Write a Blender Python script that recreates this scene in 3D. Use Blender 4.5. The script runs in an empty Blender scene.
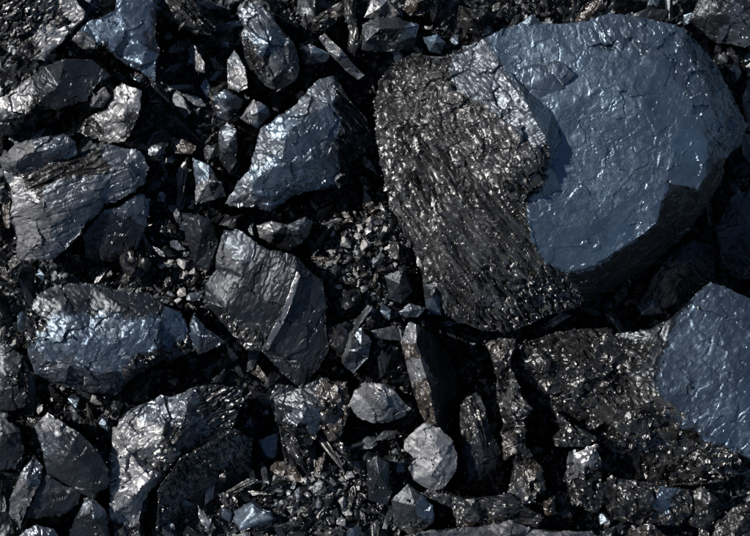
import bpy, bmesh, math, random
import numpy as np
from mathutils import Vector, Matrix, Euler
from mathutils.geometry import delaunay_2d_cdt

# ------------------------------------------------------------------ camera, light
S = bpy.context.scene
COL = S.collection
H = 2.0                      # camera height above the heap floor; 1 photo pixel = 1 mm on the floor
cam_d = bpy.data.cameras.new('camera')
cam = bpy.data.objects.new('camera', cam_d)
COL.objects.link(cam)
cam.location = (0, 0, H)
cam.rotation_euler = (0, 0, 0)
cam_d.sensor_width = 36
cam_d.lens = 36 * H / 0.75
cam_d.clip_start = 0.05
cam_d.clip_end = 200
S.camera = cam

SUN_DIR = Vector((-0.92, 0.36, 0.0)).normalized()      # where the sun stands, seen from above
SUN_EL = math.radians(41)
world = bpy.data.worlds.new('World')
S.world = world
world.use_nodes = True
wn = world.node_tree
bg = wn.nodes['Background']
sky = wn.nodes.new('ShaderNodeTexSky')
sky.sky_type = 'NISHITA'
sky.sun_disc = False
sky.sun_elevation = SUN_EL
sky.sun_rotation = math.atan2(SUN_DIR.x, SUN_DIR.y)
sky.air_density = 1.0
sky.dust_density = 0.3
sky.ozone_density = 2.0
wn.links.new(sky.outputs[0], bg.inputs[0])
bg.inputs[1].default_value = 0.055
sun_d = bpy.data.lights.new('sun', 'SUN')
sun_d.energy = 4.6
sun_d.angle = math.radians(0.5)
sun_d.color = (1.0, 0.955, 0.90)
sun = bpy.data.objects.new('sun', sun_d)
COL.objects.link(sun)
to_sun = Vector((SUN_DIR.x * math.cos(SUN_EL), SUN_DIR.y * math.cos(SUN_EL), math.sin(SUN_EL)))
sun.rotation_euler = to_sun.to_track_quat('Z', 'Y').to_euler()
sun.location = to_sun * 3
S.cycles.use_denoising = False
S.view_settings.view_transform = 'Standard'
S.view_settings.look = 'None'
S.view_settings.exposure = 0.8
S.view_settings.gamma = 1
S.view_settings.use_curve_mapping = False

rng = np.random.default_rng(7)
random.seed(7)

# ------------------------------------------------------------------ noise
def _hash(ix, iy, iz, seed):
    h = (ix * 374761393 + iy * 668265263 + iz * 1440670441 + seed * 1274126177) & 0xFFFFFFFF
    h = ((h ^ (h >> 13)) * 1274126177) & 0xFFFFFFFF
    h = ((h ^ (h >> 16)) * 2246822519) & 0xFFFFFFFF
    return h ^ (h >> 15)
def _rnd(ix, iy, iz, seed):
    return (_hash(ix, iy, iz, seed) & 0xFFFFFF).astype(np.float64) / 0xFFFFFF

def vnoise(p, seed=0):
    """gradient noise about -1..1 at points p (n,3)"""
    i = np.floor(p).astype(np.int64); f = p - i
    u = f * f * f * (f * (f * 6 - 15) + 10)
    out = np.zeros(len(p))
    for dx in (0, 1):
        wx = u[:, 0] if dx else 1 - u[:, 0]
        for dy in (0, 1):
            wy = u[:, 1] if dy else 1 - u[:, 1]
            for dz in (0, 1):
                wz = u[:, 2] if dz else 1 - u[:, 2]
                h = _hash(i[:, 0] + dx, i[:, 1] + dy, i[:, 2] + dz, seed)
                g = ((h & 1023) / 511.5 - 1) * (f[:, 0] - dx) + (((h >> 10) & 1023) / 511.5 - 1) * (f[:, 1] - dy) \
                    + (((h >> 20) & 1023) / 511.5 - 1) * (f[:, 2] - dz)
                out += wx * wy * wz * g
    return out * 1.4

def fbm(p, seed=0, octv=3, gain=0.5):
    o = np.zeros(len(p)); a = 1.0
    for k in range(octv):
        o += a * vnoise(p * 2.03 ** k + 17.3 * k, seed + k); a *= gain
    return o

def chips(p, seed=0):
    """broken facets: every cell is a plane of its own tilt and height, -1..1"""
    i = np.floor(p).astype(np.int64)
    best = np.full(len(p), 9.0); hh = np.zeros(len(p), np.int64); q = np.zeros((len(p), 3))
    for dx in (-1, 0, 1):
        for dy in (-1, 0, 1):
            for dz in (-1, 0, 1):
                a, b, c = i[:, 0] + dx, i[:, 1] + dy, i[:, 2] + dz
                h = _hash(a, b, c, seed)
                qx = p[:, 0] - a - (h & 1023) / 1023.0
                qy = p[:, 1] - b - ((h >> 10) & 1023) / 1023.0
                qz = p[:, 2] - c - ((h >> 20) & 1023) / 1023.0
                d = qx * qx + qy * qy + qz * qz
                m = np.nonzero(d < best)[0]
                best[m] = d[m]; hh[m] = h[m]; q[m, 0] = qx[m]; q[m, 1] = qy[m]; q[m, 2] = qz[m]
    h2 = _hash(hh, hh >> 7, hh >> 13, seed + 101); h3 = _hash(hh, hh >> 5, hh >> 11, seed + 7)
    val = ((h2 & 1023) / 511.5 - 1) * q[:, 0] + (((h2 >> 10) & 1023) / 511.5 - 1) * q[:, 1] + (((h2 >> 20) & 1023) / 511.5 - 1) * q[:, 2] \
        + 0.5 * ((h3 & 255) / 127.5 - 1)
    return val

# ------------------------------------------------------------------ materials
def coal_material(name, dark, light, rough=(0.3, 0.55), ior=1.8, flake=0.25, cell=420, bump=0.25, dust=0.0,
                  dustcol=(0.20, 0.19, 0.18), tint=(1, 1, 1), stretch=(1, 1, 1), rot=(0, 0, 0), scale=1.0, crack=0.0, speck=0.0, patch=0.0, vary=0.14, grain=0.0):
    m = bpy.data.materials.new(name); m.use_nodes = True
    nt = m.node_tree; N = nt.nodes; L = nt.links
    b = N['Principled BSDF']
    tc = N.new('ShaderNodeTexCoord'); mp = N.new('ShaderNodeMapping')
    mp.inputs['Scale'].default_value = stretch
    m0 = N.new('ShaderNodeMapping'); m0.inputs['Rotation'].default_value = rot      # turn first, then stretch
    L.new(tc.outputs['Object'], m0.inputs['Vector']); L.new(m0.outputs[0], mp.inputs['Vector'])
    oi = N.new('ShaderNodeObjectInfo')
    def noise(sc, det, ro=0.6):
        n = N.new('ShaderNodeTexNoise'); n.inputs['Scale'].default_value = sc * scale
        n.inputs['Detail'].default_value = det; n.inputs['Roughness'].default_value = ro
        L.new(mp.outputs[0], n.inputs['Vector']); return n
    def ramp(src, p0, p1, c0=(0, 0, 0, 1), c1=(1, 1, 1, 1)):
        r = N.new('ShaderNodeValToRGB'); r.color_ramp.elements[0].position = p0; r.color_ramp.elements[1].position = p1
        r.color_ramp.elements[0].color = c0; r.color_ramp.elements[1].color = c1
        L.new(src, r.inputs[0]); return r
    n1 = noise(38, 5, 0.68)
    c = ramp(n1.outputs['Fac'], 0.36, 0.66, (*dark, 1), (*light, 1))
    colour = c.outputs[0]
    # pale dust and mineral film in patches
    n2 = noise(95, 5, 0.72)
    d = ramp(n2.outputs['Fac'], 0.56 - 0.14 * dust, 0.80 - 0.14 * dust)
    dm = N.new('ShaderNodeMath'); dm.operation = 'MULTIPLY'; dm.inputs[1].default_value = dust
    L.new(d.outputs[0], dm.inputs[0])
    mx = N.new('ShaderNodeMix'); mx.data_type = 'RGBA'
    L.new(dm.outputs[0], mx.inputs[0]); L.new(colour, mx.inputs[6]); mx.inputs[7].default_value = (*dustcol, 1)
    L.new(mx.outputs[2], b.inputs['Base Color'])
    n3 = noise(130, 3, 0.65)
    mr = N.new('ShaderNodeMapRange'); mr.inputs[1].default_value = 0.3; mr.inputs[2].default_value = 0.7
    mr.inputs[3].default_value = rough[0]; mr.inputs[4].default_value = rough[1]
    L.new(n3.outputs['Fac'], mr.inputs[0])
    rv = N.new('ShaderNodeMath'); rv.operation = 'MULTIPLY_ADD'; rv.inputs[1].default_value = vary; rv.inputs[2].default_value = -vary / 2
    L.new(oi.outputs['Random'], rv.inputs[0])
    ra = N.new('ShaderNodeMath'); ra.operation = 'ADD'; L.new(mr.outputs[0], ra.inputs[0]); L.new(rv.outputs[0], ra.inputs[1])
    L.new(ra.outputs[0], b.inputs['Roughness'])
    b.inputs['IOR'].default_value = ior
    b.inputs['Specular Tint'].default_value = (*tint, 1)
    if patch > 0:                                         # lustre comes and goes over the face
        pr = N.new('ShaderNodeMapRange'); pr.inputs[1].default_value = 0.36; pr.inputs[2].default_value = 0.62
        pr.inputs[3].default_value = 0.5 * (1 - patch); pr.inputs[4].default_value = 0.5
        L.new(noise(24, 5, 0.66).outputs['Fac'], pr.inputs[0]); L.new(pr.outputs[0], b.inputs['Specular IOR Level'])
    # grain: tiny cleavage flakes, each with its own tilt, over a fine bump
    n4 = noise(170, 5, 0.62)
    bp = N.new('ShaderNodeBump'); bp.inputs['Strength'].default_value = bump; bp.inputs['Distance'].default_value = 0.0025
    L.new(n4.outputs['Fac'], bp.inputs['Height'])
    def add_bump(height, strength, dist, invert=False):
        q = N.new('ShaderNodeBump'); q.inputs['Strength'].default_value = strength; q.inputs['Distance'].default_value = dist
        q.invert = invert
        L.new(height, q.inputs['Height']); L.new(last_normal[0], q.inputs['Normal']); last_normal[0] = q.outputs[0]
    last_normal = [bp.outputs[0]]
    def math_(op, a, b_=None):
        q = N.new('ShaderNodeMath'); q.operation = op
        for k, v in enumerate((a, b_)):
            if v is None: continue
            if isinstance(v, (int, float)): q.inputs[k].default_value = v
            else: L.new(v, q.inputs[k])
        return q.outputs[0]
    if crack > 0:                                         # hairline cracks, open only here and there
        cw = noise(45, 3); ca = N.new('ShaderNodeVectorMath'); ca.operation = 'MULTIPLY_ADD'
        L.new(cw.outputs['Color'], ca.inputs[0]); ca.inputs[1].default_value = (0.03,) * 3; L.new(mp.outputs[0], ca.inputs[2])
        v = N.new('ShaderNodeTexVoronoi'); v.feature = 'DISTANCE_TO_EDGE'; v.inputs['Scale'].default_value = 30
        L.new(ca.outputs[0], v.inputs['Vector'])
        line = ramp(v.outputs['Distance'], 0.0, 0.045, (1, 1, 1, 1), (0, 0, 0, 1))
        gate = ramp(noise(22, 1).outputs['Fac'], 0.52, 0.60)
        add_bump(math_('MULTIPLY', line.outputs[0], gate.outputs[0]), crack, 0.004, True)
    if grain > 0:                                         # sandy tooth of the cleavage face
        add_bump(noise(560, 2).outputs['Fac'], grain, 0.0016)
    if speck > 0:                                         # grains stuck to the face and pits broken out of it
        v = N.new('ShaderNodeTexVoronoi'); v.inputs['Scale'].default_value = 170
        L.new(mp.outputs[0], v.inputs['Vector'])
        dot = ramp(v.outputs['Distance'], 0.10, 0.40, (1, 1, 1, 1), (0, 0, 0, 1))
        sep = N.new('ShaderNodeSeparateColor'); L.new(v.outputs['Color'], sep.inputs[0])
        add_bump(math_('MULTIPLY', dot.outputs[0], math_('GREATER_THAN', sep.outputs[0], 0.86)), speck, 0.0016, True)
    nrm = last_normal[0]
    if flake > 0:
        wn_ = noise(110, 2); 
        wm = N.new('ShaderNodeVectorMath'); wm.operation = 'MULTIPLY_ADD'
        L.new(wn_.outputs['Color'], wm.inputs[0]); wm.inputs[1].default_value = (0.014,) * 3
        L.new(mp.outputs[0], wm.inputs[2])
        last = nrm
        for cs, amt in ((cell, flake), (cell * 2.6, flake * 0.7)):
            v = N.new('ShaderNodeTexVoronoi'); v.inputs['Scale'].default_value = cs * scale
            L.new(wm.outputs[0], v.inputs['Vector'])
            a = N.new('ShaderNodeVectorMath'); a.operation = 'SUBTRACT'; a.inputs[1].default_value = (0.5, 0.5, 0.5)
            L.new(v.outputs['Color'], a.inputs[0])
            s = N.new('ShaderNodeVectorMath'); s.operation = 'MULTIPLY_ADD'; s.inputs[1].default_value = (amt * 2,) * 3
            L.new(a.outputs[0], s.inputs[0]); L.new(last, s.inputs[2])
            last = s.outputs[0]
        nz = N.new('ShaderNodeVectorMath'); nz.operation = 'NORMALIZE'; L.new(last, nz.inputs[0])
        nrm = nz.outputs[0]
    L.new(nrm, b.inputs['Normal'])
    return m

FIBRE_ROT = (0, 0, 0)
def turn(d):
    return tuple(Vector(d).normalized().rotation_difference(Vector((1, 0, 0))).to_euler())
def fib(name, d):
    """fibrous coal: the grain runs along d"""
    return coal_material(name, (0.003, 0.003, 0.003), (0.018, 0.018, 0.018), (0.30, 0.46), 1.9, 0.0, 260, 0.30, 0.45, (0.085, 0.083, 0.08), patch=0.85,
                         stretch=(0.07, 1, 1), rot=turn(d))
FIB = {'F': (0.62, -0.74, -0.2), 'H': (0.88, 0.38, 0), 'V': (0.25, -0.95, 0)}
MATS = {
    'B': coal_material('sky_tint_coal', (0.006, 0.009, 0.013), (0.014, 0.020, 0.028), (0.39, 0.52), 2.7, 0.06, 520, 0.12, 0.22, (0.055, 0.060, 0.068), tint=(0.60, 0.79, 1), crack=0.3, speck=0.25, patch=0.40, vary=0.0, grain=0.22),  # blue base and specular tint paint in extra sky reflection
    'E': coal_material('scratched_sky_tint_coal', (0.005, 0.007, 0.011), (0.012, 0.017, 0.024), (0.38, 0.52), 2.4, 0.06, 400, 0.14, 0.25, (0.055, 0.058, 0.064), tint=(0.58, 0.78, 1), stretch=(0.35, 1, 1), rot=turn((0.55, 0.83, 0)), crack=0.3, speck=0.3, patch=0.6, vary=0.06, grain=0.2),  # sky blue put into base and specular colour here too
    'L': coal_material('dull_sky_tint_coal', (0.005, 0.007, 0.011), (0.013, 0.018, 0.026), (0.36, 0.50), 2.4, 0.05, 200, 0.22, 0.22, (0.05, 0.055, 0.062), tint=(0.67, 0.84, 1), stretch=(0.4, 1, 1), rot=turn((0.3, -0.9, 0.2)), crack=0.25, patch=0.5, vary=0.08),  # weaker sky blue, also set in the colour
    'G': coal_material('grey_coal', (0.006, 0.007, 0.009), (0.022, 0.024, 0.028), (0.38, 0.54), 2.1, 0.05, 180, 0.26, 0.30, (0.065, 0.066, 0.07), tint=(0.80, 0.90, 1), stretch=(0.4, 1, 1), rot=turn((0.7, 0.5, 0.2)), crack=0.22, patch=0.4),
    'M': coal_material('dusty_coal', (0.018, 0.019, 0.022), (0.05, 0.052, 0.058), (0.55, 0.75), 1.6, 0.04, 180, 0.35, 0.35, (0.09, 0.09, 0.092), stretch=(0.4, 1, 1), rot=turn((0.7, -0.4, 0.2)), crack=0.4, patch=0.3),
    'D': coal_material('black_coal', (0.003, 0.003, 0.004), (0.007, 0.0075, 0.009), (0.36, 0.50), 1.6, 0.05, 180, 0.35, 0.12, (0.025, 0.025, 0.027), tint=(0.85, 0.93, 1), stretch=(0.25, 1, 1), rot=turn((0.5, 0.85, 0.2)), crack=0.4, patch=0.4),
    'F': fib('fibrous_coal', FIB['F']), 'H': fib('layered_coal', FIB['H']), 'V': fib('ribbed_coal', FIB['V']),
    'C': coal_material('glittering_coal', (0.003, 0.003, 0.003), (0.011, 0.0106, 0.0102), (0.24, 0.42), 1.8, 0.10, 150, 0.6, 0.2, (0.05, 0.047, 0.043), stretch=(0.4, 1, 1), rot=turn((0.7, -0.5, 0.1)), patch=0.7),
    'S': coal_material('silvery_coal', (0.005, 0.005, 0.005), (0.03, 0.0295, 0.029), (0.31, 0.48), 2.1, 0.05, 150, 0.6, 0.4, (0.11, 0.105, 0.10), stretch=(0.22, 1, 1), rot=turn((0.65, -0.7, 0)), crack=0.4, patch=0.7),
    'W': coal_material('pale_coal', (0.022, 0.023, 0.027), (0.08, 0.08, 0.086), (0.34, 0.50), 2.35, 0.08, 180, 0.4, 0.4, (0.18, 0.175, 0.17), stretch=(0.5, 1, 1), rot=turn((0.6, 0.6, 0.2)), crack=0.3, patch=0.4),  # also set on sunlit faces, where it paints them brighter
    'P': coal_material('pale_stone', (0.04, 0.042, 0.046), (0.11, 0.113, 0.122), (0.42, 0.62), 1.8, 0.10, 200, 0.5, 0.5, (0.24, 0.238, 0.235), stretch=(0.35, 1, 1), rot=turn((0.8, -0.5, 0.1))),
    'Q': coal_material('pale_chip_stone', (0.10, 0.10, 0.10), (0.27, 0.265, 0.255), (0.4, 0.6), 1.7, 0.08, 200, 0.5, 0.5, (0.38, 0.37, 0.35)),
    'N': coal_material('bronze_coal', (0.007, 0.0055, 0.0045), (0.036, 0.028, 0.022), (0.2, 0.36), 1.9, 0.18, 170, 0.7, 0.35, (0.15, 0.13, 0.105), patch=0.5),
}
MKEYS = list(MATS)
# style: low, mid, fine relief (mm), big chips, small chips (mm), fibre (mm), how far the face bends out of its plane
STYLE = {
    'B': (0.15, 0.10, 0.10, 1.0, 0.35, 0.0, 0.10),
    'E': (0.2, 0.12, 0.10, 1.4, 0.4, 0.5, 0.15),
    'L': (0.35, 0.2, 0.15, 3.0, 0.7, 0.8, 0.3),
    'G': (0.35, 0.2, 0.16, 3.2, 0.7, 0.9, 0.3),
    'D': (0.3, 0.2, 0.18, 1.6, 0.5, 0.5, 0.25),
    'F': (0.5, 0.12, 0.06, 0.6, 0.05, 6.5, 0.5),
    'H': (0.5, 0.2, 0.20, 1.4, 0.3, 3.6, 0.4),
    'V': (0.5, 0.2, 0.20, 1.4, 0.3, 3.6, 0.4),
    'S': (1.0, 0.6, 0.40, 3.4, 1.8, 3.6, 0.8),
    'C': (1.6, 1.0, 0.50, 6.5, 3.2, 1.6, 1.0),
    'W': (0.4, 0.3, 0.2, 3.0, 1.0, 0.6, 0.35),
    'M': (0.4, 0.3, 0.25, 2.8, 0.8, 0.8, 0.35),
    'P': (0.4, 0.3, 0.25, 1.6, 0.55, 0.5, 0.4),
    'Q': (0.5, 0.4, 0.35, 2.4, 1.0, 0.4, 0.4),
    'N': (1.4, 1.0, 0.60, 3.6, 2.8, 0.0, 1.0),
}

# ------------------------------------------------------------------ rock builder
def at(px, py, z):
    """photo pixel and height in mm -> metres in the heap"""
    z = z / 1000.0
    k = (H - z) / H / 1000.0
    return ((px - 375) * k, (268 - py) * k, z)

def refine(V, T, tag, L):
    for _ in range(14):
        E = np.sort(np.stack([T, np.roll(T, -1, 1)], 2).reshape(-1, 2), 1)
        key = E[:, 0] * np.int64(len(V)) + E[:, 1]
        uk, inv = np.unique(key, return_inverse=True)
        a, b = uk // len(V), uk % len(V)
        long_ = np.linalg.norm(V[a] - V[b], axis=1) > L
        if not long_.any(): break
        mid = np.full(len(uk), -1, np.int64); mid[long_] = len(V) + np.arange(long_.sum())
        V = np.concatenate([V, (V[a[long_]] + V[b[long_]]) / 2])
        M = mid[inv].reshape(-1, 3)                       # midpoints of edges 01,12,20
        n = (M >= 0).sum(1)
        out = [T[n == 0]]; tg = [tag[n == 0]]
        m3 = n == 3; t, q = T[m3], M[m3]
        for x in ((t[:, 0], q[:, 0], q[:, 2]), (q[:, 0], t[:, 1], q[:, 1]), (q[:, 2], q[:, 1], t[:, 2]), (q[:, 0], q[:, 1], q[:, 2])):
            out.append(np.stack(x, 1)); tg.append(tag[m3])
        for k in range(3):                                # one split edge
            m = (n == 1) & (M[:, k] >= 0); t, q = T[m], M[m, k]
            i, j, l = t[:, k], t[:, (k + 1) % 3], t[:, (k + 2) % 3]
            out += [np.stack((i, q, l), 1), np.stack((q, j, l), 1)]; tg += [tag[m], tag[m]]
        for k in range(3):                                # edge k whole, the other two split
            m = (n == 2) & (M[:, k] < 0); t = T[m]
            i, j, l = t[:, k], t[:, (k + 1) % 3], t[:, (k + 2) % 3]
            q1, q2 = M[m, (k + 1) % 3], M[m, (k + 2) % 3]  # jl, li
            out += [np.stack((q1, l, q2), 1), np.stack((i, j, q1), 1), np.stack((i, q1, q2), 1)]; tg += [tag[m]] * 3
        T = np.concatenate(out); tag = np.concatenate(tg)
    return V, T, tag

def normals(V, T):
    fn = np.cross(V[T[:, 1]] - V[T[:, 0]], V[T[:, 2]] - V[T[:, 0]])
    N = np.zeros_like(V)
    for k in range(3):
        for c in range(3): N[:, c] += np.bincount(T[:, k], fn[:, c], len(V))
    return N / (np.linalg.norm(N, axis=1, keepdims=True) + 1e-12), fn

def smooth(X, T, it):
    E = np.concatenate([T[:, [0, 1]], T[:, [1, 2]], T[:, [2, 0]]])
    n = len(X); deg = np.bincount(E[:, 0], minlength=n) + np.bincount(E[:, 1], minlength=n)
    for _ in range(it):
        Y = X.copy() if X.ndim > 1 else X[:, None].copy()
        Z = np.zeros_like(Y)
        for c in range(Y.shape[1]):
            Z[:, c] = np.bincount(E[:, 0], Y[E[:, 1], c], n) + np.bincount(E[:, 1], Y[E[:, 0], c], n)
        Y = 0.4 * Y + 0.6 * Z / np.maximum(deg, 1)[:, None]
        X = Y if X.ndim > 1 else Y[:, 0]
    return X

def weather(V, T, tag, seed, amp=1.0, fibre=(0.7, -0.7, -0.2), warp=1.0):
    """break up the plain facets: bent outlines, relief by facet kind, chipped edges"""
    mm = 0.001
    so = np.array([seed * 1.37, seed * 2.11, seed * 0.73])
    N, fn = normals(V, T)
    unit = fn / (np.linalg.norm(fn, axis=1, keepdims=True) + 1e-15)
    acc = np.zeros_like(V); cnt = np.zeros(len(V)); st = np.zeros((len(V), 7))
    tab = np.array([STYLE[k] for k in MKEYS])
    for k in range(3):
        for c in range(3): acc[:, c] += np.bincount(T[:, k], unit[:, c], len(V))
        cnt += np.bincount(T[:, k], minlength=len(V))
        for c in range(7): st[:, c] += np.bincount(T[:, k], tab[tag, c], len(V))
    st = smooth(st / np.maximum(cnt, 1)[:, None], T, 4)
    crease = smooth(np.clip((1 - np.linalg.norm(acc, axis=1) / np.maximum(cnt, 1)) * 8, 0, 1), T, 2)
    crease = np.clip(crease * 1.6, 0, 1)
    P = V / mm
    W = np.stack([fbm(P / 34 + so + 5 * k, seed + 11 * k, 4, 0.5) for k in range(3)], 1) * 2.8 * warp * amp
    NN = smooth(N, T, 2); NN /= np.linalg.norm(NN, axis=1, keepdims=True) + 1e-9
    W = W - NN * ((W * NN).sum(1) * (1 - st[:, 6]))[:, None]
    V = V + W * mm
    N, _ = normals(V, T)
    N = smooth(N, T, 2); N /= np.linalg.norm(N, axis=1, keepdims=True) + 1e-9
    wob = np.stack([vnoise(P / 9 + so + 3 * k, seed + 40 + k) for k in range(3)], 1) * 2.0
    d = st[:, 0] * vnoise(P / 26 + so, seed + 1) + st[:, 1] * vnoise(P / 11 + so, seed + 2) * 1.2 + st[:, 2] * fbm(P / 4.2 + so, seed + 3, 2)
    d += st[:, 3] * chips((P + 1.5 * wob) / 24 + so, seed + 4)
    d += (st[:, 4] + 1.1 * crease * amp) * chips((P + wob) / 7.5 + so, seed + 5)
    d -= crease * amp * 0.8 * np.abs(vnoise(P / 6 + so, seed + 9))
    if st[:, 5].max() > 0.01:
        f = np.array(fibre, float); f /= np.linalg.norm(f)
        al = P @ f
        Q = P - np.outer(al, f)
        Q1 = Q / 5.5 + np.outer(al / 70, f) + so
        Q2 = Q / 2.6 + np.outer(al / 34, f) + so
        nl = np.cross(f, (0.15, 0.15, 1.0)); nl /= np.linalg.norm(nl)
        u = P @ nl                                        # split layers: long ledges that step along the grain
        u1 = u / 11 + 1.5 * vnoise(Q / 26 + np.outer(al / 110, f) + so, seed + 17) + 0.35 * vnoise(Q / 7 + np.outer(al / 50, f) + so, seed + 18)
        u2 = u / 4.3 + 1.3 * vnoise(Q / 12 + np.outer(al / 60, f) + so, seed + 19)
        step = lambda t: (t - np.floor(t)) - 0.5
        gate = np.clip(0.6 + 1.2 * vnoise(Q / 22 + np.outer(al / 60, f) + so, seed + 20), 0, 1.2)
        g1 = np.abs(vnoise(Q / 8.5 + np.outer(al / 95, f) + so, seed + 21)); g2 = np.abs(vnoise(Q / 5 + np.outer(al / 60, f) + so, seed + 22))
        d -= st[:, 5] * (0.75 * np.clip(1 - g1 / 0.13, 0, 1) + 0.35 * np.clip(1 - g2 / 0.16, 0, 1))
        d += st[:, 5] * (0.62 * step(u1) * gate + 0.34 * step(u2) + (1 - 2 * np.abs(vnoise(Q1, seed + 6))) * 0.25 + 0.18 * vnoise(Q2, seed + 7))
    return V + N * (d * amp * mm)[:, None]

def to_mesh(name, V, T, tag, smooth_shade=True):
    me = bpy.data.meshes.new(name)
    me.vertices.add(len(V)); me.vertices.foreach_set('co', V.astype(np.float32).ravel())
    me.loops.add(3 * len(T)); me.loops.foreach_set('vertex_index', T.astype(np.int32).ravel())
    me.polygons.add(len(T)); me.polygons.foreach_set('loop_start', (3 * np.arange(len(T))).astype(np.int32))
    used = sorted(set(tag.tolist())); rem = np.zeros(len(MKEYS), np.int32)
    for k, u in enumerate(used): me.materials.append(MATS[MKEYS[u]]); rem[u] = k
    me.polygons.foreach_set('material_index', rem[tag])
    me.polygons.foreach_set('use_smooth', np.full(len(T), smooth_shade))
    me.update(calc_edges=True)
    if smooth_shade: me.set_sharp_from_angle(angle=math.radians(38))
    return me

FACE = {'B': 'sky_tinted_face', 'E': 'scratched_sky_tinted_face', 'L': 'slate_face', 'G': 'grey_face', 'D': 'dark_face', 'F': 'fibrous_face', 'H': 'layered_face', 'V': 'ribbed_face', 'C': 'crumbly_face',
        'S': 'silvery_face', 'M': 'dusty_face', 'W': 'pale_face', 'P': 'pale_face', 'Q': 'pale_face', 'N': 'bronze_face'}
ALLV = []           # every rock's vertices, for the height map that the loose chips lie on
ROCKS = {}
def parse(s, zdef):
    out = []
    for w in s.split():
        a = [float(x) for x in w.split(',')]
        out.append((a[0], a[1], a[2] if len(a) > 2 else zdef))
    return out

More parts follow.
